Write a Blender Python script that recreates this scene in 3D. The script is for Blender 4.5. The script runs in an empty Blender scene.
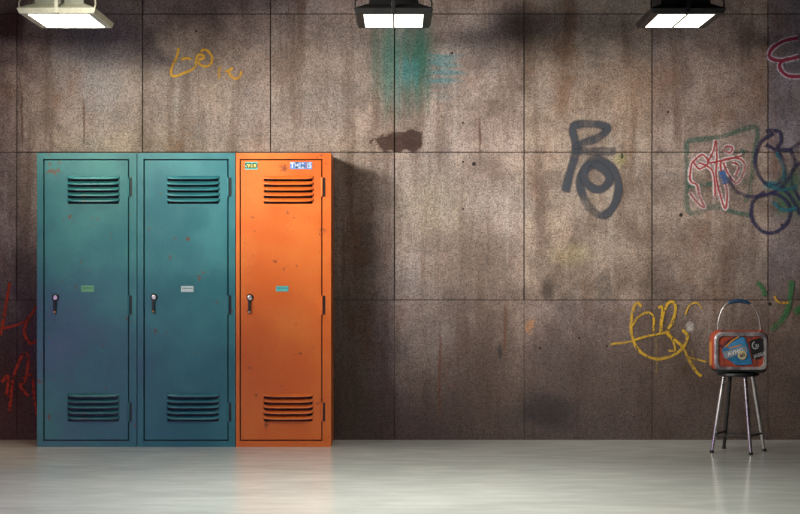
import bpy, bmesh, math, random
from mathutils import Vector
random.seed(7)
S = bpy.context.scene
COL = S.collection
F = 1633.0; PX, PY = 400.0, 264.0          # focal length and principal point of the photograph, px
HC = 1.12                                   # eye height
YW = 10.40                                  # wall plane
K = [430, 850, 860, 8, 50, .012, 17, 3, 150]       # light strengths
YL = 10.0                                   # locker fronts

def W(px, py, Y=YW):
    return ((px - PX) * Y / F, HC - (py - PY) * Y / F)

# ---------------------------------------------------------------- node helpers
class NT:
    def __init__(s, name):
        s.m = bpy.data.materials.new(name); s.m.use_nodes = True
        s.t = s.m.node_tree; s.t.nodes.clear()
        s.out = s.t.nodes.new('ShaderNodeOutputMaterial')
        s.bsdf = s.t.nodes.new('ShaderNodeBsdfPrincipled')
        s.t.links.new(s.bsdf.outputs[0], s.out.inputs[0])
        s._obj = None
    def new(s, k): return s.t.nodes.new(k)
    def put(s, sock, v):
        if isinstance(v, bpy.types.NodeSocket): s.t.links.new(v, sock)
        elif isinstance(v, (tuple, list)) and len(v) == 3 and sock.type == 'RGBA': sock.default_value = (*v, 1)
        else: sock.default_value = v
    def coord(s):
        if s._obj is None: s._obj = s.new('ShaderNodeTexCoord').outputs['Object']
        return s._obj
    def math(s, op, a, b=0.0, c=0.0, clamp=False):
        n = s.new('ShaderNodeMath'); n.operation = op; n.use_clamp = clamp
        s.put(n.inputs[0], a); s.put(n.inputs[1], b); s.put(n.inputs[2], c); return n.outputs[0]
    def xyz(s, v=None):
        n = s.new('ShaderNodeSeparateXYZ'); s.put(n.inputs[0], v or s.coord()); return n.outputs
    def scaled(s, sc, loc=(0, 0, 0)):
        n = s.new('ShaderNodeMapping'); s.put(n.inputs[0], s.coord()); n.inputs['Scale'].default_value = sc
        n.inputs['Location'].default_value = loc; return n.outputs[0]
    def noise(s, scale, detail=4, rough=.55, v=None, dist=0.0):
        n = s.new('ShaderNodeTexNoise'); s.put(n.inputs['Vector'], v or s.coord())
        n.inputs['Scale'].default_value = scale; n.inputs['Detail'].default_value = detail
        n.inputs['Roughness'].default_value = rough; n.inputs['Distortion'].default_value = dist
        return n.outputs[0]
    def ramp(s, f, a, b, lo=0.0, hi=1.0):
        n = s.new('ShaderNodeMapRange'); n.interpolation_type = 'SMOOTHSTEP'
        s.put(n.inputs[0], f); n.inputs[1].default_value = a; n.inputs[2].default_value = b
        n.inputs[3].default_value = lo; n.inputs[4].default_value = hi; return n.outputs[0]
    def mix(s, f, a, b, mode='MIX'):
        n = s.new('ShaderNodeMix'); n.data_type = 'RGBA'; n.blend_type = mode
        s.put(n.inputs[0], f); s.put(n.inputs[6], a); s.put(n.inputs[7], b); return n.outputs[2]
    def bump(s, h, strength=.3, dist=.01):
        n = s.new('ShaderNodeBump'); n.inputs['Strength'].default_value = strength
        n.inputs['Distance'].default_value = dist; s.put(n.inputs['Height'], h)
        s.put(s.bsdf.inputs['Normal'], n.outputs[0])
    def set(s, **k):
        for a, v in k.items(): s.put(s.bsdf.inputs[a.replace('_', ' ')], v)
        return s.m

def simple(name, col, rough=.5, metal=0.0, var=.12, nscale=30):
    n = NT(name)
    f = n.noise(nscale, 3)
    d = tuple(max(0, c * (1 - var * 2)) for c in col); l = tuple(min(1, c * (1 + var * 2)) for c in col)
    n.set(Base_Color=n.mix(f, d, l), Roughness=n.ramp(f, .2, .8, max(.05, rough - .08), min(1, rough + .08)), Metallic=metal)
    return n.m

# ---------------------------------------------------------------- object helpers
def link(name, me, mat=None, parent=None, loc=(0, 0, 0)):
    o = bpy.data.objects.new(name, me); COL.objects.link(o); o.location = loc
    if mat is not None: me.materials.append(mat)
    if parent is not None: o.parent = parent
    return o
def obj(name, bm, mat=None, parent=None, loc=(0, 0, 0), smooth=False, bevel=0):
    bmesh.ops.recalc_face_normals(bm, faces=bm.faces)
    me = bpy.data.meshes.new(name); bm.to_mesh(me); bm.free()
    if smooth:
        for p in me.polygons: p.use_smooth = True
        try: me.set_sharp_from_angle(angle=math.radians(40))
        except Exception: pass
    o = link(name, me, mat, parent, loc)
    if bevel:
        b = o.modifiers.new('b', 'BEVEL'); b.width = bevel; b.segments = 2; b.limit_method = 'ANGLE'
    return o
def thing(name, label, cat, loc, group=None, rz=0):
    o = bpy.data.objects.new(name, None); COL.objects.link(o); o.location = loc; o.rotation_euler = (0, 0, rz)
    o['label'] = label; o['category'] = cat
    if group: o['group'] = group
    return o
def box(bm, x0, x1, y0, y1, z0, z1):
    v = [bm.verts.new(p) for p in ((x0, y0, z0), (x1, y0, z0), (x1, y1, z0), (x0, y1, z0), (x0, y0, z1), (x1, y0, z1), (x1, y1, z1), (x0, y1, z1))]
    for f in ((0, 3, 2, 1), (4, 5, 6, 7), (0, 1, 5, 4), (1, 2, 6, 5), (2, 3, 7, 6), (3, 0, 4, 7)):
        bm.faces.new([v[i] for i in f])
def bxm(*a):
    bm = bmesh.new(); box(bm, *a); return bm
def tube(bm, pts, r, seg=12, caps=True):
    pts = [Vector(p) for p in pts]; rs = r if isinstance(r, (list, tuple)) else [r] * len(pts)
    rings = []; prev = None
    for i, p in enumerate(pts):
        t = (pts[min(i + 1, len(pts) - 1)] - pts[max(i - 1, 0)]).normalized()
        if prev is None:
            a = Vector((0, 0, 1)) if abs(t.z) < .9 else Vector((0, 1, 0)); n = t.cross(a).normalized()
        else: n = (prev - t * prev.dot(t)).normalized()
        prev = n; b = t.cross(n)
        rings.append([bm.verts.new(p + (n * math.cos(2 * math.pi * k / seg) + b * math.sin(2 * math.pi * k / seg)) * rs[i]) for k in range(seg)])
    for A, B in zip(rings, rings[1:]):
        for k in range(seg): bm.faces.new((A[k], A[(k + 1) % seg], B[(k + 1) % seg], B[k]))
    if caps: bm.faces.new(rings[0][::-1]); bm.faces.new(rings[-1])
def lathe(bm, prof, seg=32, axis='z', c=(0, 0, 0)):
    rings = []
    for r, h in prof:
        ring = []
        for k in range(seg):
            a = 2 * math.pi * k / seg; x, y = r * math.cos(a), r * math.sin(a)
            ring.append(bm.verts.new((c[0] + x, c[1] + y, c[2] + h) if axis == 'z' else (c[0] + x, c[1] - h, c[2] + y)))
        rings.append(ring)
    for A, B in zip(rings, rings[1:]):
        for k in range(seg): bm.faces.new((A[k], A[(k + 1) % seg], B[(k + 1) % seg], B[k]))
    bm.faces.new(rings[0][::-1]); bm.faces.new(rings[-1])
def rrect(w, h, r, n=8):
    out = []
    for cx, cz, a0 in ((w / 2 - r, h / 2 - r, 0), (-w / 2 + r, h / 2 - r, 90), (-w / 2 + r, -h / 2 + r, 180), (w / 2 - r, -h / 2 + r, 270)):
        for k in range(n + 1):
            a = math.radians(a0 + 90 * k / n); out.append((cx + r * math.cos(a), cz + r * math.sin(a)))
    return out
def loops(bm, ls, cap0=True, cap1=True):
    rings = [[bm.verts.new(p) for p in l] for l in ls]
    for A, B in zip(rings, rings[1:]):
        n = len(A)
        for k in range(n): bm.faces.new((A[k], A[(k + 1) % n], B[(k + 1) % n], B[k]))
    if cap0: bm.faces.new(rings[0][::-1])
    if cap1: bm.faces.new(rings[-1])
def text_mesh(txt, size, depth=.0006):
    c = bpy.data.curves.new('lettering', 'FONT'); c.body = txt; c.size = size; c.extrude = depth
    c.align_x = 'CENTER'; c.align_y = 'CENTER'; c.offset = size * .02
    o = bpy.data.objects.new('lettering', c); COL.objects.link(o)
    dg = bpy.context.evaluated_depsgraph_get(); dg.update()
    me = bpy.data.meshes.new_from_object(o.evaluated_get(dg))
    bpy.data.objects.remove(o); bpy.data.curves.remove(c)
    return me
def lettering(txt, size, mat, parent, loc, rot=0.0):
    me = text_mesh(txt, size); me.materials.clear()
    o = link('lettering', me, mat, parent, loc); o.rotation_euler = (math.pi / 2, 0, 0)
    o.rotation_mode = 'XYZ'
    o.rotation_euler = (math.pi / 2, -rot, 0)
    return o

# ---------------------------------------------------------------- materials of the setting
def wall_material():
    n = NT('stained_concrete')
    X, Y, Z = n.xyz()
    tint = n.new('ShaderNodeAttribute'); tint.attribute_name = 'panel'; tint = tint.outputs['Color']
    big = n.noise(1.1, 5, .6); mid = n.noise(4.5, 6, .65); streak = n.noise(1, 5, .62, n.scaled((9, 9, .9)))
    fine = n.noise(105, 3, .75); grain = n.noise(42, 4, .75)
    c = n.mix(n.ramp(mid, .34, .66), (.20, .145, .117), (.42, .325, .268))
    c = n.mix(n.ramp(big, .42, .66, 0, .55), c, (.27, .25, .24))
    c = n.mix(n.ramp(streak, .45, .70, 0, .72), c, (.15, .095, .066))
    c = n.mix(n.ramp(n.noise(1, 5, .6, n.scaled((14, 14, .6), (3, 1, 2))), .60, .72, 0, .45), c, (.42, .37, .32))
    rustn = n.noise(2.3, 6, .7, n.scaled((1, 1, .6), (7, 3, 1)))
    c = n.mix(n.ramp(rustn, .52, .70, 0, .6), c, (.23, .110, .055))
    # darker brown towards the floor, its edge ragged
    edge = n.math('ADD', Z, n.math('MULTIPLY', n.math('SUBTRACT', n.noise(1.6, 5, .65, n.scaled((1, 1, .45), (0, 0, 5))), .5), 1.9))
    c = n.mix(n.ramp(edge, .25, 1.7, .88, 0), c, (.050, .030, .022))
    def blot(cx, cy, rx, ry, col, a=.8, soft=.5, ns=7.0, d=.9, streaky=None):
        x, z = W(cx, cy); rx /= 157.; ry /= 157.
        u = n.math('DIVIDE', n.math('SUBTRACT', X, x), rx); v = n.math('DIVIDE', n.math('SUBTRACT', Z, z), ry)
        r = n.math('SQRT', n.math('ADD', n.math('MULTIPLY', u, u), n.math('MULTIPLY', v, v)))
        nz = streaky or n.noise(ns, 5, .65, n.scaled((1, 1, 1), (cx * .37, 0, cy * .11)))
        r = n.math('ADD', r, n.math('MULTIPLY', n.math('SUBTRACT', nz, .5), d * 2))
        m = n.ramp(r, 1 - soft, 1 + soft * .2, a, 0)
        return n.mix(m, c_now[0], col)
    c_now = [c]
    pstreak = n.noise(1, 4, .6, n.scaled((22, 22, 1.6), (1, 0, 0)))
    for args in (
        (397, 143, 27, 9, (.050, .020, .012), .95, .25, 16, .9), (413, 140, 12, 12, (.040, .017, .010), .95, .3, 18, .9), (400, 136, 22, 5, (.05, .02, .012), .9, .4, 16, 1.0),
        (548, 412, 48, 22, (.018, .016, .016), .7, .7, 3, 1.0), (5, 390, 60, 80, (.10, .03, .018), .45, .9, 5, .9), (245, 400, 30, 40, (.02, .018, .018), .6, .6, 5, .6),
        (10, 26, 20, 22, (.075, .025, .015), .8, .6, 6, .8), (100, 70, 45, 70, (.27, .25, .26), .5, .8, 5, .8),
        (541, 215, 9, 70, (.10, .06, .045), .6, .9, 6, 1.2), (470, 260, 45, 45, (.16, .12, .095), .5, .9, 4, 1.0), (640, 345, 40, 30, (.11, .075, .055), .55, .9, 5, 1.0), (520, 60, 16, 60, (.13, .085, .062), .55, .9, 5, 1.0), (90, 40, 35, 25, (.10, .09, .10), .5, .9, 5, 1.0), (548, 290, 9, 16, (.035, .022, .016), .75, .7, 8, .5), (500, 352, 3, 9, (.02, .015, .012), .8, .5, 8, .3),
        (685, 370, 4, 6, (.05, .03, .01), .8, .5, 8, .3), (690, 327, 5, 6, (.5, .46, .42), .6, .5, 30, .5),
        (530, 326, 5, 8, (.45, .2, .06), .55, .6, 34, 1.6), (430, 205, 55, 40, (.33, .29, .20), .4, .9, 4, .6),
        (620, 160, 8, 9, (.30, .30, .12), .6, .7, 12, .6), (622, 156, 1.6, 3.5, (.02, .04, .01), .9, .4, 12, .2),
        (570, 255, 30, 14, (.30, .26, .10), .3, .9, 6, .6), (640, 90, 50, 45, (.33, .19, .12), .45, .9, 4, .6),
        (790, 195, 20, 30, (.03, .14, .06), .75, .7, 9, .7), (772, 185, 10, 5, (.02, .22, .24), .75, .6, 9, .6)):
        c_now[0] = blot(*args)
    # teal spray paint under the middle lamp
    c_now[0] = blot(392, 62, 24, 66, (.035, .17, .135), .8, .9, 5, .5, pstreak)
    c_now[0] = blot(418, 60, 22, 58, (.02, .13, .09), .88, .9, 5, .5, pstreak)
    c_now[0] = blot(408, 72, 14, 20, (.05, .26, .28), .45, .9, 5, .9, pstreak)
    hs = n.noise(1, 4, .6, n.scaled((3, 3, 40), (2, 0, 0)))
    c_now[0] = blot(445, 70, 17, 26, (.05, .25, .27), .6, .8, 5, 1.7, hs)
    c = c_now[0]
    for hx, hy, hr in ((474, 164, 2.4), (463, 162, 1.3), (463, 123, 1.2), (452, 53, 1.4), (681, 215, 2.2), (668, 112, 1.4), (607, 346, 1.3),
                       (540, 348, 1.5), (770, 304, 2.2), (782, 225, 1.6), (196, 31, 1.4), (463, 209, 1.2), (579, 338, 1.4)):
        x, z = W(hx, hy)
        r = n.math('SQRT', n.math('ADD', n.math('POWER', n.math('ABSOLUTE', n.math('SUBTRACT', X, x)), 2.0), n.math('POWER', n.math('ABSOLUTE', n.math('SUBTRACT', Z, z)), 2.0)))
        c = n.mix(n.ramp(r, hr / 157. * .6, hr / 157. * 1.1, 1, 0), c, (.008, .006, .006))
    # thin rust runs
    for rx, y0, y1 in ((22, 85, 150), (84, 95, 150), (480, 110, 160), (440, 330, 420), (505, 300, 360)):
        x, za = W(rx, y0); _, zb = W(rx, y1)
        dx = n.math('ABSOLUTE', n.math('SUBTRACT', n.math('ADD', X, n.math('MULTIPLY', n.math('SUBTRACT', n.noise(6, 2), .5), .03)), x))
        m = n.math('MULTIPLY', n.ramp(dx, .003, .011, .7, 0), n.math('MULTIPLY', n.ramp(Z, zb - .03, zb + .1), n.ramp(Z, za - .1, za + .02, 1, 0)))
        c = n.mix(m, c, (.10, .035, .015))
    c = n.mix(1.0, c, tint, 'MULTIPLY')
    sp = n.math('ADD', n.ramp(fine, .28, .72, .42, 1.58), n.ramp(grain, .3, .7, -.24, .24))
    cc = n.new('ShaderNodeCombineXYZ')
    for i in range(3): n.put(cc.inputs[i], sp)
    c = n.mix(1.0, c, cc.outputs[0], 'MULTIPLY')
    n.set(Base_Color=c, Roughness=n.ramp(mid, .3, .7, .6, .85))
    n.bump(n.math('ADD', n.math('MULTIPLY', mid, .6), n.math('MULTIPLY', grain, .35)), .35, .012)
    return n.m

def floor_material():
    n = NT('polished_concrete_floor')
    sw = n.noise(1, 5, .6, n.scaled((.7, 1.6, 1)), .8); fine = n.noise(9, 5, .6, n.scaled((.35, 1.2, 1)))
    c = n.mix(n.ramp(sw, .3, .7), (.50, .525, .485), (.60, .62, .575))
    c = n.mix(n.ramp(fine, .45, .75, 0, .22), c, (.66, .66, .61))
    n.set(Base_Color=c, Roughness=n.ramp(fine, .3, .7, .15, .24), Specular_IOR_Level=.75)
    n.bump(sw, .02, .01)
    return n.m

def paint(name, base, light, rust, seed):
    n = NT(name)
    v = n.scaled((1, 1, 1), (seed, seed * .3, seed * .7))
    a = n.noise(3.5, 5, .6, v); b = n.noise(9, 6, .7, v); g = n.noise(140, 2, .5, v)
    c = n.mix(n.ramp(a, .35, .7), base, light)
    c = n.mix(n.ramp(n.noise(1, 4, .6, n.scaled((18, 18, 1.2), (seed, 0, 0))), .58, .75, 0, .25), c, light)
    spots = n.ramp(b, .635, .68)
    c = n.mix(n.math('MULTIPLY', spots, .85), c, rust)
    c = n.mix(n.ramp(n.noise(24, 3, .6, v), .70, .73, 0, .8), c, rust)
    c = n.mix(n.ramp(g, .3, .8, 0, .14), c, tuple(x * .4 for x in base))
    n.set(Base_Color=c, Roughness=n.ramp(a, .3, .7, .34, .46), Metallic=0.0, Specular_IOR_Level=.5)
    n.bump(n.math('ADD', n.math('MULTIPLY', b, .5), n.math('MULTIPLY', g, .08)), .12, .004)
    return n.m

def spray(name, col, cover=.85, ns=40, lo=.34, hi=.5):
    n = NT(name); n.set(Base_Color=n.mix(n.noise(12, 3), tuple(c * .75 for c in col), tuple(min(1, c * 1.2) for c in col)), Roughness=.75)
    att = n.new('ShaderNodeAttribute'); att.attribute_name = 'edge'
    f = n.math('MULTIPLY', n.ramp(n.noise(ns, 4, .7), lo, hi), n.ramp(n.noise(3.5, 3, .6), .3, .5, .45, 1))
    f = n.math('MULTIPLY', n.math('MULTIPLY', f, att.outputs['Fac']), cover)
    n.put(n.bsdf.inputs['Alpha'], f)
    return n.m

def emis(name, col, strength):
    n = NT(name); n.set(Base_Color=(.85, .85, .8), Roughness=.4)
    n.put(n.bsdf.inputs['Emission Color'], n.mix(n.noise(8, 2), col, tuple(c * .97 for c in col)))
    n.bsdf.inputs['Emission Strength'].default_value = strength
    return n.m

M_black = simple('black_metal', (.012, .012, .013), .45)
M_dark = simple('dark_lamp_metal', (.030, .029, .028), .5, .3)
M_cream = simple('cream_lamp_enamel', (.86, .80, .63), .45)
M_grey_enamel = simple('grey_lamp_enamel', (.55, .54, .48), .5)
M_chrome = simple('worn_chrome', (.66, .64, .61), .36, 1.0, .05, 6)
M_brass = simple('brass', (.55, .33, .10), .35, 1.0)
M_ink = simple('dark_ink', (.02, .04, .04), .7)
M_white = simple('white_print', (.75, .75, .72), .6, 0, .04)

# ---------------------------------------------------------------- the room
XS = [-6.44, -5.64, -4.84, -4.04, -3.24, -2.44, -1.64, -.825, -.035, .79, 1.605, 2.344, 3.15, 3.95, 4.75, 5.55, 6.35]
ZS = [0.0, .89, 1.832, 2.712, 3.2]
me = bpy.data.meshes.new('wall_back'); bm = bmesh.new()
lay = bm.loops.layers.float_color.new('panel')
def addbox(tint, *a):
    n0 = len(bm.faces); box(bm, *a); bm.faces.ensure_lookup_table()
    for f in bm.faces[n0:]:
        for l in f.loops: l[lay] = (*tint, 1)
addbox((.25, .23, .22), XS[0], XS[-1], YW + .012, YW + .15, 0, 3.2)
rnd = random.Random(3)
for i in range(len(XS) - 1):
    for j in range(4):
        g = .0038; v = rnd.uniform(.9, 1.08); t = (v, v * rnd.uniform(.97, 1.01), v * rnd.uniform(.95, 1.03))
        if XS[i] > 2.3 and XS[i] < 2.4 and j >= 1: t = (.72, .76, .98) if j >= 2 else (.74, .74, .84)
        if j == 0: g = .0016
        if XS[i] < -1.6 and j == 2: t = (1.05, 1.0, 1.0)
        addbox(t, XS[i] + g, XS[i + 1] - g, YW, YW + .02, ZS[j] + (g * .9 if j else 0), ZS[j + 1] - g * .9)
wall = obj('wall_back', bm, wall_material()); wall['kind'] = 'structure'
fl = obj('floor', bxm(-6.44, 6.35, -2, YW + .15, -.1, 0), floor_material()); fl['kind'] = 'structure'
ce = obj('ceiling', bxm(-6.44, 6.35, -2, YW + .15, 3.2, 3.3), simple('dark_ceiling', (.06, .06, .06), .9)); ce['kind'] = 'structure'

# ---------------------------------------------------------------- graffiti on the wall
def catmull(p, n=7):
    if len(p) < 3: return [Vector(a) for a in p]
    q = [p[0]] + list(p) + [p[-1]]; out = []
    for i in range(1, len(q) - 2):
        a, b, c, d = (Vector(x) for x in q[i - 1:i + 3])
        for k in range(n):
            t = k / n
            out.append(.5 * (2 * b + (c - a) * t + (2 * a - 5 * b + 4 * c - d) * t * t + (3 * b - a - 3 * c + d) * t ** 3))
    out.append(Vector(p[-1])); return out
g_off = [.0010]
def graffiti(strokes, mat, label, org, sc, width):
    bm = bmesh.new(); ed = bm.verts.layers.float.new('edge'); g_off[0] += .00042
    for k, st in enumerate(strokes):
        w = width
        if isinstance(st, tuple) and isinstance(st[1], list): w, st = st
        pts = [Vector(W(org[0] + x / sc, org[1] + y / sc)) for x, y in catmull(st)]
        hw = w * 1.35 / 157.0 / 2; prev = None; y = YW - g_off[0] - k * .00004
        for i, p in enumerate(pts):
            t = (pts[min(i + 1, len(pts) - 1)] - pts[max(i - 1, 0)])
            t = t.normalized() if t.length > 1e-6 else Vector((1, 0)); nn = Vector((-t.y, t.x))
            e = .25 if i in (0, len(pts) - 1) else 1.0
            row = []
            for s_, ev in ((-1, .12), (-.62, e), (.62, e), (1, .12)):
                q = p + nn * hw * s_ * (.95 + .07 * math.sin(i * .6))
                vv = bm.verts.new((q.x, y - i * .000003, q.y)); vv[ed] = ev; row.append(vv)
            if prev:
                for a in range(3): bm.faces.new((prev[a], prev[a + 1], row[a + 1], row[a]))
            prev = row
    o = obj('graffiti', bm, mat, wall); o['label'] = label
    return o
graffiti([[(230, 100), (215, 170), (190, 225), (172, 270), (172, 318), (205, 330), (270, 305), (335, 278), (365, 240), (370, 195), (390, 158), (425, 165), (428, 185), (385, 200)],
          [(250, 197), (290, 185), (330, 195)], [(405, 135), (435, 115), (475, 140), (498, 190), (480, 240), (440, 252), (400, 235), (385, 212)],
          (2.6, [(562, 250), (552, 300), (553, 348)]), [(598, 290), (630, 285), (665, 262)], [(622, 295), (612, 362)], [(628, 295), (655, 335), (695, 350), (722, 328), (732, 288)]],
         spray('amber_spray', (.80, .42, .04), .95, 40, .28, .44), 'small amber scrawl above the teal lockers', (150, 35), 8, 2.5)
graffiti([(7.5, [(72, 235), (85, 180), (103, 112), (95, 48), (150, 40), (192, 52), (165, 80), (120, 96), (105, 114), (150, 119), (218, 117)]),
          (7.5, [(150, 152), (118, 185), (116, 225), (135, 270), (165, 298), (192, 296), (216, 262), (224, 215), (205, 165), (168, 142), (135, 155), (125, 190), (145, 220), (175, 226), (198, 202), (185, 172), (150, 152)])],
         spray('slate_grey_spray', (.055, .063, .08), .88, 80, .25, .42), 'thick slate grey looping scrawl', (540, 110), 2.857, 7)
graffiti([[(75, 88), (175, 76), (272, 50), (268, 130), (255, 230), (240, 262)], [(75, 86), (78, 200), (82, 292), (160, 275), (205, 290), (262, 302)], [(80, 217), (120, 213), (168, 210)], [(240, 110), (225, 160), (245, 215)]],
         spray('sea_green_spray', (.045, .16, .12), .5), 'sea green box outline', (660, 110), 2.857, 4.5)
pm = [[(92, 150), (120, 128), (138, 150), (112, 168), (92, 150), (86, 200), (105, 215), (112, 245), (126, 278), (104, 262), (84, 235)],
      [(135, 150), (152, 118), (160, 88), (162, 140), (160, 190), (170, 235), (186, 282), (191, 230), (172, 155), (200, 138), (232, 142), (242, 168), (220, 208), (196, 185), (180, 150)],
      [(182, 116), (190, 104), (206, 108), (200, 122), (182, 116)], [(140, 152), (190, 142), (236, 130)], [(205, 150), (225, 160), (215, 190)], [(110, 150), (150, 175), (158, 250)], [(166, 200), (160, 265)]]
graffiti([(4.6, s) for s in pm], spray('pale_spray', (.78, .64, .64), .9), 'pale pink edge of the angular scrawl', (660, 110), 2.857, 3)
graffiti([(1.6, s) for s in pm], spray('red_spray', (.42, .055, .055), .9, 40, .3, .42), 'red line of the angular scrawl in the green box', (660, 110), 2.857, 1.5)
graffiti([(6, [(176, 172), (182, 195), (188, 212)])], spray('blue_spray', (.03, .13, .34), .85), 'blue dab inside the angular scrawl', (660, 110), 2.857, 6)
graffiti([[(325, 66), (285, 95), (271, 150), (290, 200), (325, 216), (355, 188), (352, 145), (325, 112), (300, 100)], [(300, 232), (265, 262), (262, 310), (290, 345), (325, 350), (360, 325), (372, 285), (350, 250), (310, 235)],
          [(196, 188), (215, 230), (260, 247), (310, 240), (350, 216), (380, 170), (400, 148)], [(300, 60), (340, 62), (345, 90), (335, 110), (372, 112), (400, 92)], [(370, 112), (385, 150), (372, 200), (400, 260)], [(345, 215), (380, 260), (400, 300)]],
         spray('ink_blue_spray', (.030, .028, .085), .78, 40, .28, .46), 'dark ink blue loops across the panel seam', (660, 110), 2.857, 3.3)
graffiti([[(330, 120), (352, 165), (350, 205)], [(305, 210), (345, 228), (392, 218)], [(320, 260), (350, 285), (392, 280)]], spray('turquoise_spray', (.02, .17, .22), .75), 'turquoise strokes between the ink blue loops', (660, 110), 2.857, 3)
pk = [[(785, 150), (725, 163), (678, 195), (672, 228), (715, 240), (788, 224)], [(750, 232), (715, 246), (712, 272), (742, 300), (795, 303)]]
graffiti([(6.2, s) for s in pk], spray('lilac_white_spray', (.75, .62, .72), .85), 'pale edge of the crimson scrawl', (600, 0), 3.955, 4)
graffiti([(3.0, s) for s in pk], spray('crimson_spray', (.33, .03, .07), .95, 40, .25, .4), 'crimson scrawl high on the wall', (600, 0), 3.955, 3)
graffiti([(2.9, [(264, 116), (246, 97), (229, 120), (218, 190), (225, 250), (255, 305), (320, 337), (390, 327), (440, 290), (460, 240), (436, 213)]), [(125, 275), (200, 266), (270, 245), (340, 230), (385, 222)],
          [(220, 200), (250, 158), (290, 140), (315, 160), (312, 225)], (2.8, [(345, 228), (352, 165), (372, 105), (400, 94), (409, 125), (395, 180), (373, 225), (408, 258), (440, 290), (465, 340), (500, 395), (522, 412)]),
          [(375, 225), (398, 262), (405, 300), (378, 302)], [(335, 120), (352, 118), (345, 200)], (1.6, [(450, 150), (468, 110), (500, 98), (522, 122)]), (1.6, [(460, 330), (520, 345), (552, 355)]), (1.4, [(326, 250), (328, 400)]), (1.5, [(150, 130), (190, 128)]), (1.4, [(480, 300), (490, 380)])],
         spray('yellow_spray', (.62, .37, .025), .85), 'large yellow round scrawl near the stool', (580, 280), 4.286, 2.2)
graffiti([(3, [(30, 35), (18, 110), (8, 170), (2, 200)]), (2.5, [(5, 178), (50, 166), (82, 150), (112, 108)]), (3.5, [(88, 140), (74, 185), (90, 220), (114, 214)]), (3, [(30, 430), (40, 330), (68, 258), (86, 262), (78, 330), (62, 350), (88, 382)]), (2.5, [(70, 330), (96, 318), (104, 385), (112, 440)]), (3, [(5, 340), (25, 320), (20, 380)])],
         spray('vermilion_spray', (.62, .07, .02), .9, 45, .34, .5), 'vermilion scrawl beside the left teal locker', (0, 270), 3.02, 3)
graffiti([(5, [(520, 115), (518, 180), (492, 295), (460, 350), (402, 402)]), (4.5, [(318, 128), (345, 150), (372, 205)]), (5, [(540, 270), (560, 300), (571, 260)]), (3, [(396, 440), (402, 460)])],
         spray('grass_green_spray', (.035, .17, .055), .7), 'grass green streaks behind the suitcase', (700, 260), 5.71, 5)
graffiti([[(422, 203), (445, 240), (508, 244)]], spray('ochre_spray', (.50, .28, .03), .9), 'short ochre tick beside the green streak', (700, 260), 5.71, 2.2)

# ---------------------------------------------------------------- lockers
LT = YL / F
def lx(px): return (px - PX) * LT
def lz(py): return HC - (py - PY) * LT
Z_TOP, DZ0, DZ1 = lz(153), lz(441), lz(159)
def vent_bm(w, n, pitch, hood, proud):
    bm = bmesh.new()
    for i in range(n):
        zt = -i * pitch; U, V = 22, 8; grid = []
        for u in range(U + 1):
            s = -1 + 2 * u / U; s = math.copysign(1 - (1 - abs(s)) ** 1.6, s) if abs(s) < 1 else s
            a = max(0.0, 1 - abs(s) ** 5) ** .55
            row = []
            for v in range(V + 1):
                t = v / V
                row.append(bm.verts.new((s * w / 2, -proud * a * math.sin(t * math.pi * .56) / math.sin(math.pi * .56) - .0004, zt - hood * (t ** .9) * (.55 + .45 * a))))
            grid.append(row)
        for u in range(U):
            for v in range(V): bm.faces.new((grid[u][v], grid[u + 1][v], grid[u + 1][v + 1], grid[u][v + 1]))
    return bm
def door_bm(w, z0, z1, vx0, vx1, slots):
    bm = bmesh.new(); zs = sorted({z0, z1, *[a for s in slots for a in s]}); xs = [-w / 2, vx0, vx1, w / 2]
    V = {(i, j): bm.verts.new((x, 0, z)) for i, x in enumerate(xs) for j, z in enumerate(zs)}
    for i in range(3):
        for j in range(len(zs) - 1):
            m = (zs[j] + zs[j + 1]) / 2
            if i == 1 and any(a < m < b for a, b in slots): continue
            bm.faces.new((V[i, j], V[i + 1, j], V[i + 1, j + 1], V[i, j + 1]))
    return bm
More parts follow.
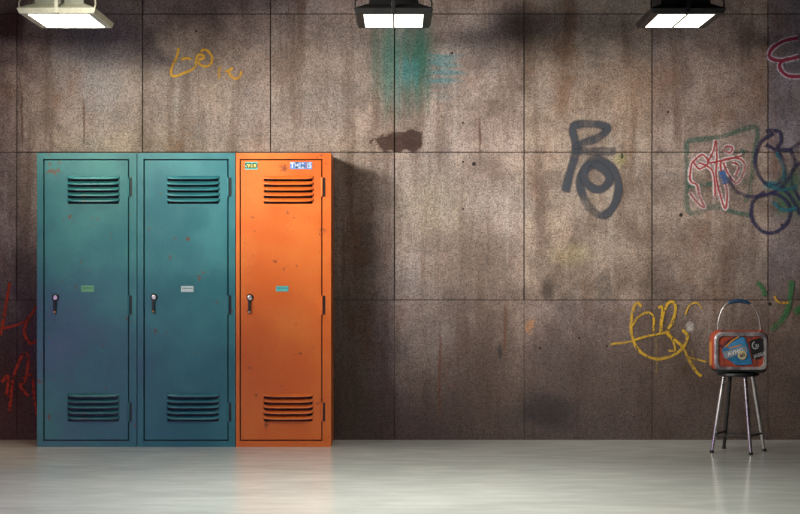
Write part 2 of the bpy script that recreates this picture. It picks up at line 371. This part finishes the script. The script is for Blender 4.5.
def locker(xa, xb, da, db, va, vb, lockx, lockz, plate, label, mats, stickers):
    body_m, door_m, plate_m = mats
    x0, x1 = lx(xa), lx(xb); cx = (x0 + x1) / 2; D = YW - YL - .004
    t = thing('locker', label, 'locker', (cx, YL, 0), 'row of metal lockers')
    X0, X1, A, B = x0 - cx, x1 - cx, lx(da) - cx, lx(db) - cx
    bm = bmesh.new()
    box(bm, X0, A, 0, D, 0, Z_TOP); box(bm, B, X1, 0, D, 0, Z_TOP)
    box(bm, A, B, 0, D, DZ1, Z_TOP); box(bm, A, B, 0, D, 0, DZ0); box(bm, A, B, D - .01, D, DZ0, DZ1)
    bmesh.ops.remove_doubles(bm, verts=bm.verts, dist=1e-5)
    # drop the faces shared between the joined members
    seen = {}
    for f in list(bm.faces): seen.setdefault(tuple(sorted(v.index for v in f.verts)), []).append(f)
    obj('body', bm, body_m, t)
    o = obj('inner_panel', bxm(A + .0005, B - .0005, .022, .026, DZ0 + .0005, DZ1 - .0005), M_black, t); o['label'] = 'black sheet standing in for the shade inside'  # black sheet added behind the door to keep slots and gaps dark
    g = .0075; dc = (A + B) / 2 ; dw = B - A - 2 * g
    pitch, hood, n = .0345, .0205, 5
    vx0, vx1 = lx(va) - cx - dc, lx(vb) - cx - dc; vw = vx1 - vx0; vc = (vx0 + vx1) / 2
    tops = [lz(176.0), lz(393.5)]
    slots = [(tp - i * pitch - hood - .0115, tp - i * pitch - hood * .35) for tp in tops for i in range(n)]
    d = obj('door', door_bm(dw, DZ0 + g, DZ1 - g, vx0 + .006, vx1 - .006, slots), door_m, t, (dc, .003, 0))
    sm = d.modifiers.new('s', 'SOLIDIFY'); sm.thickness = .014; sm.offset = -1 if False else 1
    # outward = -Y ; make the plate go inward
    me_ = d.data
    if me_.polygons[0].normal.y < 0: sm.offset = -1
    be = d.modifiers.new('b', 'BEVEL'); be.width = .0022; be.segments = 2; be.limit_method = 'ANGLE'
    for tp in tops:
        v = obj('vent', vent_bm(vw, n, pitch, hood, .024), door_m, d, (vc, 0, tp), smooth=True)
        so = v.modifiers.new('s', 'SOLIDIFY'); so.thickness = .0016; so.offset = 0
    # lock plate, lever
    kx = lx(lockx) - cx - dc; kz = lz(lockz)
    bm = bmesh.new(); lathe(bm, [(.0215, -.002), (.0215, .006), (.019, .009)], 28, 'y'); o = obj('lock_plate', bm, M_black, d, (kx, 0, kz), True)
    bm = bmesh.new(); lathe(bm, [(.0145, .008), (.0145, .0125), (.012, .0145), (.0075, .0145), (.007, .012), (.004, .012)], 28, 'y'); o = obj('lock_cylinder', bm, M_chrome, d, (kx, 0, kz), True); o['label'] = 'bright round lock cylinder'
    bm = bmesh.new(); pts = []
    ls = []
    for z, hw, yo in ((.000, .0095, .0125), (-.02, .0085, .015), (-.055, .0075, .017), (-.078, .009, .017), (-.087, .006, .016)):
        ls.append([(-hw, -yo + .008, z), (-hw, -yo, z), (hw, -yo, z), (hw, -yo + .008, z)])
    loops(bm, ls); obj('lever', bm, M_black, d, (kx - .003, 0, kz - .012), bevel=.002)
    bm = bmesh.new(); lathe(bm, [(.0075, .010), (.0075, .017), (.005, .020)], 16, 'y'); o = obj('lever_tip', bm, M_brass if body_m.name[:4] == 'teal' else M_chrome, d, (kx - .003, 0, kz - .012 - .076), True)
    # name plate
    px0, px1, py0, py1 = plate
    p0, p1, q0, q1 = lx(px0) - cx - dc, lx(px1) - cx - dc, lz(py1), lz(py0)
    bm = bxm(p0, p1, -.003, 0, q0, q1); pl = obj('name_plate', bm, plate_m, d, bevel=.0008); pl['label'] = 'small printed name plate'
    for yy, n_, seed in ((.62, 9, 1), (.28, 6, 4)):
        r = random.Random(seed + px0); bm = bmesh.new(); x = p0 + (p1 - p0) * .12
        while x < p1 - (p1 - p0) * .14:
            w_ = r.uniform(.002, .006); zc = q0 + (q1 - q0) * yy; box(bm, x, x + w_, -.0036, -.0028, zc - .0026, zc + .0026); x += w_ + .002
    # only one row of print is kept per plate
        o = obj('print', bm, M_ink, d)
        break
    # stickers
    for (sx0, sx1, sy0, sy1, base, marks) in stickers:
        p0, p1, q0, q1 = lx(sx0) - cx - dc, lx(sx1) - cx - dc, lz(sy1), lz(sy0)
        st = obj('sticker', bxm(p0, p1, -.0012, 0, q0, q1), base, d); st['label'] = marks[0]
        for kind, mat, u0, u1, w0, w1 in marks[1:]:
            if isinstance(kind, str) and kind != 'bar':
                lettering(kind, (q1 - q0) * (w1 - w0) * 1.35, mat, d, (p0 + (p1 - p0) * (u0 + u1) / 2, -.0020, q0 + (q1 - q0) * (w0 + w1) / 2))
            else:
                obj('sticker_patch', bxm(p0 + (p1 - p0) * u0, p0 + (p1 - p0) * u1, -.0018, 0, q0 + (q1 - q0) * w0, q0 + (q1 - q0) * w1), mat, d)
    # hinges on the right hand stile
    for hy in (187, 305, 412):
        bm = bmesh.new(); hz = lz(hy); hh = .058
        tube(bm, [(0, -.004, hz - hh), (0, -.004, hz + hh)], .0065, 12); h = obj('hinge', bm, M_chrome if False else door_m, t, (B - .003, 0, 0), True)
        bm = bmesh.new(); box(bm, .007, .019, -.004, 0, hz - hh, hz + hh); obj('hinge_leaf', bm, M_black, h, bevel=.001)
    # scratches
    return t, d

RUST = (.17, .055, .02)
teal1 = paint('teal_locker_paint', (.030, .180, .200), (.048, .255, .252), RUST, 1.3)
teal2 = paint('teal_blue_locker_paint', (.028, .168, .205), (.043, .230, .255), RUST, 5.1)
oran = paint('orange_locker_paint', (.72, .142, .022), (.78, .195, .026), (.22, .05, .025), 9.4)
P_green = simple('green_plate', (.16, .48, .25), .5); P_white = simple('white_blue_plate', (.55, .66, .68), .5); P_cyan = simple('cyan_plate', (.10, .48, .46), .5)
S_cyan = simple('cyan_sticker', (.10, .55, .52), .5); S_blue = simple('blue_sticker', (.10, .26, .62), .5)
S_yel = simple('yellow_print', (.60, .55, .12), .6); S_pale = simple('pale_print', (.62, .68, .75), .6); S_red = simple('red_print', (.55, .12, .10), .6)
locker(37, 136.6, 43.2, 129.2, 67, 119.5, 55.5, 297.5, (81, 94, 285.5, 292), 'teal metal locker with a green name plate, at the outer end of the row', (teal1, teal1, P_green), [])
locker(137.4, 235.2, 143.4, 228.6, 166.5, 219.5, 154, 297, (181, 193.5, 286, 292), 'teal metal locker with a white name plate, in the middle against the orange locker', (teal2, teal2, P_white), [])
locker(235.9, 331, 239.6, 322.5, 263, 313.5, 250, 297.5, (276, 288.5, 286, 291.5), 'orange metal locker with two stickers at the top of its door', (oran, oran, P_cyan),
       [(245, 257.5, 162, 169.5, S_cyan, ['cyan sticker with yellow marks', ('bar', S_yel, .12, .88, .2, .72), ('S2D', M_ink, .1, .9, .1, .85)]),
        (290, 312, 162, 169, S_blue, ['blue sticker with pale letters', ('bar', S_pale, .34, .62, .1, .9), ('bar', S_red, .66, .74, .15, .9), ('TE', M_white, .05, .33, .1, .9), ('OMI', S_blue, .36, .62, .1, .9), ('IS', S_pale, .76, .98, .1, .9)])])

# ---------------------------------------------------------------- hanging flood lamps
YN, YF = 9.375, 9.90
ZB = HC + (PY - 14.5) * YN / F
def lamp(cpx, w, label, shell, house, strength, drop_wires):
    cx = (cpx - PX) * YN / F; t = thing('flood_lamp', label, 'lamp', (cx, YN, ZB), 'flood lamps along the top of the wall')
    dp = YF - YN; h = w / 2; e = .042; rim = .03
    bm = bmesh.new()     # tray: open frame with sloping sides above the diffuser
    outer0 = [(-h - e, -e, 0), (h + e, -e, 0), (h + e, dp + e * .5, 0), (-h - e, dp + e * .5, 0)]
    outer1 = [(-h - e - .012, -e - .012, rim), (h + e + .012, -e - .012, rim), (h + e + .012, dp + e * .5 + .01, rim), (-h - e - .012, dp + e * .5 + .01, rim)]
    top = [(-h + .02, .02, rim + .035), (h - .02, .02, rim + .035), (h - .02, dp - .05, rim + .035), (-h + .02, dp - .05, rim + .035)]
    inner = [(-h, 0, 0), (h, 0, 0), (h, dp, 0), (-h, dp, 0)]; deep = [(x, y, .012) for x, y, z in inner]
    loops(bm, [deep, inner, outer0, outer1, top], True, True)
    obj('shade', bm, shell, t, bevel=.003)
    d = obj('diffuser', bxm(-h + .001, h - .001, .001, dp - .001, .002, .010), emis('lit_diffuser', (1.0, .965, .84), strength), t); d['label'] = 'glowing white diffuser panel'
    obj('lamp_grille', bxm(-.006, .006, .002, dp - .002, -.003, .002), M_white, t)
    bm = bmesh.new(); loops(bm, [[(-.145, .03, .06), (.145, .03, .06), (.145, dp - .1, .06), (-.145, dp - .1, .06)], [(-.13, .05, .20), (.13, .05, .20), (.13, dp - .14, .20), (-.13, dp - .14, .20)]])
    obj('housing', bm, house, t, bevel=.006)
    bm = bmesh.new(); box(bm, -.011, .011, -.052, -.04, .004, .30); box(bm, -.011, .011, -.04, .2, .285, .30); obj('bracket', bm, shell, t, bevel=.002)
    for s in (-1, 1):
        bm = bmesh.new(); x = s * (h + e)
        tube(bm, [(x, -.02, .025), (x + s * .006, -.02, .06), (x - s * .004, .0, .10), (x - s * .05, .08, .22), (x - s * .14, .18, .29)], .005, 8); obj('stay_wire', bm, shell, t, smooth=True)
    bm = bmesh.new(); tube(bm, [(0, .2, .19), (0, .2, 3.2 - ZB - .012)], .016, 14); obj('rod', bm, M_dark, t, smooth=True)
    bm = bmesh.new(); lathe(bm, [(.06, 3.2 - ZB - .02), (.06, 3.2 - ZB)], 24, 'z', (0, .2, 0)); obj('ceiling_plate', bm, M_dark, t)
    return t
lamp(58, .345, 'cream framed flood lamp hanging above the teal lockers', M_cream, M_grey_enamel, K[6], True)
lamp(393.5, .345, 'dark framed flood lamp hanging above the teal spray paint patch', M_dark, M_black, K[7], True)
lamp(687, .325, 'black flood lamp hanging above the bare rusty panels, nearest the stool', M_black, M_black, K[7], True)

# ---------------------------------------------------------------- stool and suitcase
YS = 9.74; sx = (738 - PX) * YS / F
stool = thing('stool', 'metal stool with four splayed chrome legs and a thin black seat under the suitcase', 'stool', (sx, YS, 0))
SH = .474
bm = bmesh.new(); lathe(bm, [(.10, SH - .022), (.117, SH - .02), (.124, SH - .014), (.124, SH - .005), (.12, SH), (.02, SH)], 40); obj('seat', bm, M_black, stool, smooth=True)
feet = [(-.165, -.05), (.042, -.165), (.165, .035), (-.052, .165)]
M_leg = simple('dull_chrome', (.80, .78, .74), .30, 1.0, .05, 6)
def atz(i, z):
    fx, fy = feet[i]; k = z / (SH - .02); tx, ty = fx * .54, fy * .54
    return Vector((fx + (tx - fx) * k, fy + (ty - fy) * k, z))
for i in range(4):
    bm = bmesh.new(); tube(bm, [atz(i, .0), atz(i, .1), atz(i, .3), atz(i, SH - .02)], [.0095, .0115, .0125, .0125], 14); lg = obj('leg', bm, M_leg if i != 3 else M_dark, stool, smooth=True)  # back leg gets a darker metal to paint in its shade
    if i == 3: lg['label'] = 'back leg, its shade put into darker metal'
    bm = bmesh.new(); a = atz(i, .0); lathe(bm, [(.0125, 0), (.0125, .012), (.011, .016)], 14, 'z', (a.x, a.y, 0)); obj('rubber_foot', bm, M_black, lg, smooth=True)
for i in range(4):
    bm = bmesh.new(); z = .108 if i % 2 else .1; tube(bm, [atz(i, z), atz((i + 1) % 4, z)], .0065, 10); obj('stretcher', bm, M_dark, stool, smooth=True)

bag = thing('suitcase', 'small red and grey hard suitcase with badges, standing on the stool', 'suitcase', (sx + .002, YS - .01, SH), None, math.radians(-2))
BW, BH, BD = .330, .248, .15; R = .052
M_redn = NT('worn_red_leather')
f_ = M_redn.noise(16, 5, .65); f2 = M_redn.noise(5, 4, .6)
M_redn.set(Base_Color=M_redn.mix(M_redn.ramp(f_, .52, .68), M_redn.mix(f2, (.30, .035, .020), (.48, .085, .03)), (.05, .022, .03)), Roughness=.5); M_red = M_redn.m
n_ = NT('scuffed_grey_rim'); f_ = n_.noise(11, 5, .65)
n_.set(Base_Color=n_.mix(n_.ramp(f_, .38, .66), (.17, .14, .16), (.50, .46, .43)), Roughness=.35, Metallic=.35); M_rim = n_.m
M_orange = simple('orange_leather', (.50, .19, .03), .5)
def rr(w, h, r, y, cz=BH / 2 + .002): return [(x, y, z + cz) for x, z in rrect(w, h, r)]
bm = bmesh.new(); loops(bm, [rr(BW - .03, BH - .03, R - .012, BD / 2), rr(BW - .008, BH - .008, R, BD / 2 - .006), rr(BW, BH, R, BD / 2 - .02), rr(BW, BH, R, -BD / 2 + .02), rr(BW - .006, BH - .006, R, -BD / 2 + .006), rr(BW - .02, BH - .02, R - .008, -BD / 2)])
obj('shell', bm, M_red, bag, smooth=True)
bm = bmesh.new(); cz = BH / 2 + .004
lp = []
for w, h, r, y in ((BW - .014, BH - .014, R - .004, -BD / 2 + .004), (BW - .018, BH - .018, R - .006, -BD / 2 - .006), (BW - .034, BH - .034, R - .012, -BD / 2 - .011), (BW - .062, BH - .064, R - .02, -BD / 2 - .008), (BW - .068, BH - .070, R - .022, -BD / 2 + .003)):
    lp.append(rr(w, h, r, y, cz))
loops(bm, lp, False, False); o = obj('front_rim', bm, M_rim, bag, smooth=True); o['label'] = 'scuffed silver grey rim around the front'
for s, m in ((-1, M_orange), (1, M_red)):
    bm = bmesh.new(); loops(bm, [[(s * BW / 2 - s * .002, y, z) for y, z in [(a, b + BH / 2 - .01) for a, b in rrect(.07, .15, .02, 5)]], [(s * (BW / 2 + .005), y, z) for y, z in [(a, b + BH / 2 - .01) for a, b in rrect(.06, .14, .02, 5)]]])
    obj('side_strap', bm, m, bag, bevel=.001)
# black base strip and corner guards
bm = bmesh.new(); loops(bm, [[(x, y, .0) for x, y in rrect(BW - .06, BD - .01, .03)], [(x, y, .010) for x, y in rrect(BW - .03, BD + .022, .03)], [(x, y, .020) for x, y in rrect(BW - .02, BD + .026, .03)], [(x, y, .026) for x, y in rrect(BW - .02, BD + .012, .03)]])
obj('base', bm, M_black, bag, smooth=True)
# handle: thin wire bow with a dark blue grip
def bow(a): return Vector((.121 * math.cos(a) + .004, 0, BH - .022 + .192 * math.sin(a)))
ctrl = [(-.123, BH - .02), (-.120, BH + .055), (-.098, BH + .125), (-.058, BH + .170), (0, BH + .183), (.058, BH + .170), (.104, BH + .120), (.125, BH + .05), (.131, BH - .02)]
pts = [Vector((p.x, 0, p.y)) for p in catmull(ctrl, 6)]
bm = bmesh.new(); tube(bm, pts, .0042, 10); hd = obj('handle', bm, M_chrome, bag, smooth=True); hd['label'] = 'thin chrome bow handle'
gp = [p for p in pts if p.z > BH + .160]
bm = bmesh.new(); tube(bm, [p + Vector((0, 0, -.005)) for p in gp], [.006 + .007 * math.sin(math.pi * i / (len(gp) - 1)) ** .5 for i in range(len(gp))], 12)
o = obj('grip', bm, simple('navy_grip', (.02, .06, .12), .4), hd, smooth=True); o['label'] = 'dark blue grip'
for x in (-.123, .131):
    bm = bmesh.new(); box(bm, x - .012, x + .012, -.016, .016, BH - .03, BH + .006); obj('handle_mount', bm, M_red, bag, bevel=.004)
# badges, coordinates read from the photo
B_blue = simple('blue_badge', (.03, .18, .36), .4, 0, .2); B_lblue = simple('light_blue_badge', (.06, .26, .50), .4, 0, .2); B_black = simple('black_badge', (.014, .012, .014), .5)
B_banner = simple('grey_banner', (.22, .26, .30), .5); B_amber = simple('amber_line', (.62, .25, .03), .5); B_navy = simple('navy_badge', (.012, .014, .05), .5); B_grey = simple('grey_print', (.42, .42, .42), .5)
B_cream = simple('cream_print', (.55, .46, .26), .5)
def bp(x, y):   # zoomed photo px -> suitcase front
    return ((706 + x / 11.17 - 738.4) / (F / 9.66), (373.0 - (328 + y / 11.17)) / (F / 9.66))
yb = -BD / 2
def plate(name, pts, mat, y, parent, th=.003, lab=None):
    q = [bp(*p) for p in pts]; bm = bmesh.new(); loops(bm, [[(x, y + th, z) for x, z in q], [(x, y, z) for x, z in q]])
    o = obj(name, bm, mat, parent, bevel=.0006)
    if lab: o['label'] = lab
    return o
b1 = plate('badge', [(150, 250), (185, 190), (240, 150), (330, 105), (385, 90), (410, 120), (440, 200), (465, 310), (490, 400), (400, 412), (300, 410), (250, 370), (180, 330)], B_blue, yb - .006, bag, .006, 'blue shield badge with a grey banner')
plate('badge_field', [(215, 190), (340, 120), (385, 105), (400, 140), (430, 220), (440, 300), (340, 270), (230, 240)], B_lblue, yb - .0075, b1, .002)
plate('badge_stripe', [(180, 205), (250, 135), (340, 82), (345, 95), (255, 155), (195, 220)], B_amber, yb - .008, b1, .002)
plate('badge_stripe', [(175, 190), (215, 135), (330, 78), (335, 86), (240, 135), (182, 202)], B_navy, yb - .0075, b1, .002)
plate('badge_stripe', [(225, 215), (365, 178), (368, 192), (228, 230)], B_amber, yb - .0085, b1, .002)
plate('banner', [(160, 262), (415, 195), (440, 255), (190, 345)], B_banner, yb - .009, b1, .002)
q = bp(298, 268); o = lettering('AVMG', .034, M_white, b1, (q[0], yb - .0098, q[1]), math.radians(17))
bm = bmesh.new(); lathe(bm, [(.0265, 0), (.0265, .002), (.024, .003)], 24, 'y', (*[bp(375, 300)[0]], yb - .0085, bp(375, 300)[1])); obj('roundel', bm, B_cream, b1)
q = bp(375, 302); lettering('60', .030, B_navy, b1, (q[0], yb - .0122, q[1]), math.radians(14))
b2 = plate('badge', [(450, 150), (470, 135), (570, 105), (600, 115), (620, 200), (645, 270), (640, 290), (520, 345), (490, 345), (470, 260)], B_black, yb - .006, bag, .006, 'black badge with a grey crest and lettering')
q = bp(520, 190); bm = bmesh.new()
tube(bm, [(q[0] + .018 * math.cos(a), yb - .007, q[1] + .021 * math.sin(a)) for a in [math.radians(100 + 28 * k) for k in range(11)]], .0028, 8); tube(bm, [(q[0] - .004, yb - .007, q[1] + .008), (q[0] + .008, yb - .007, q[1] + .004), (q[0] + .002, yb - .007, q[1] - .012)], .0025, 8)
obj('crest', bm, B_grey, b2, smooth=True)
q = bp(566, 297); lettering('JASSA', .028, B_grey, b2, (q[0], yb - .0068, q[1]), math.radians(18))

# ---------------------------------------------------------------- light and camera
w = bpy.data.worlds.new('World'); S.world = w; w.use_nodes = True
w.node_tree.nodes['Background'].inputs[0].default_value = (.78, .66, 1.0, 1); w.node_tree.nodes['Background'].inputs[1].default_value = K[5]
def aim(o, loc, target):
    o.location = loc; o.rotation_euler = (Vector(target) - Vector(loc)).to_track_quat('-Z', 'Y').to_euler(); return o
def area(name, loc, target, sx_, sy_, power, col, spread=180):
    l = bpy.data.lights.new(name, 'AREA'); l.shape = 'RECTANGLE'; l.size = sx_; l.size_y = sy_; l.energy = power; l.color = col
    l.spread = math.radians(spread)
    o = bpy.data.objects.new(name, l); COL.objects.link(o); return aim(o, loc, target)
def spot(name, loc, target, angle, blend, power, col, r):
    l = bpy.data.lights.new(name, 'SPOT'); l.energy = power; l.color = col; l.spot_size = math.radians(angle); l.spot_blend = blend; l.shadow_soft_size = r
    o = bpy.data.objects.new(name, l); COL.objects.link(o); return aim(o, loc, target)
# unseen lights: key spots from the left, added strips and a low purple fill
spot('ceiling_spotlight', (-2.6, 6.6, 3.0), (-1.5, 10.0, 1.74), 33, 1.0, K[0], (1, 1, .80), .14)
spot('ceiling_spotlight', (-3.0, 7.4, 2.66), (.50, 10.4, 1.60), 42, 1.0, K[1], (1, .96, .88), .34)
spot('ceiling_spotlight', (-2.4, 6.8, 2.66), (1.5, 10.4, 1.12), 34, 1.0, K[2], (1, .95, .88), .34)
area('low_lamp', (-2.9, 6.6, .55), (-.9, 10.0, .5), 1.5, .7, K[3], (.66, .42, 1.0), 120)  # added purple fill for the lower lockers, no visible source
spot('ceiling_spotlight', (-3.3, 7.9, 3.05), (-2.62, 9.5, .15), 30, 1.0, K[8], (1, .52, .26), .2)  # added warm spot to tint the floor and wall at far left
area('ceiling_tube_light', (1.3, 5.2, 3.12), (1.3, 5.2, 0), .16, 4.0, 26, (1, .99, .95), 120)  # added strip that draws highlights along the stool legs
area('ceiling_strip_light', (-.1, 7.4, 3.12), (-.15, 7.7, 0), 2.0, .5, K[4], (1, .99, .92), 92)  # added out of view to brighten the floor

cam = bpy.data.cameras.new('camera'); co = bpy.data.objects.new('camera', cam); COL.objects.link(co)
co.location = (0, 0, HC); co.rotation_euler = (math.pi / 2, 0, 0)
cam.sensor_width = 36; cam.lens = 36 * F / 800; cam.shift_y = (PY - 257) / 800
S.camera = co
S.view_settings.view_transform = 'Standard'; S.view_settings.look = 'None'; S.view_settings.exposure = 0; S.view_settings.gamma = 1
S.view_settings.use_curve_mapping = False
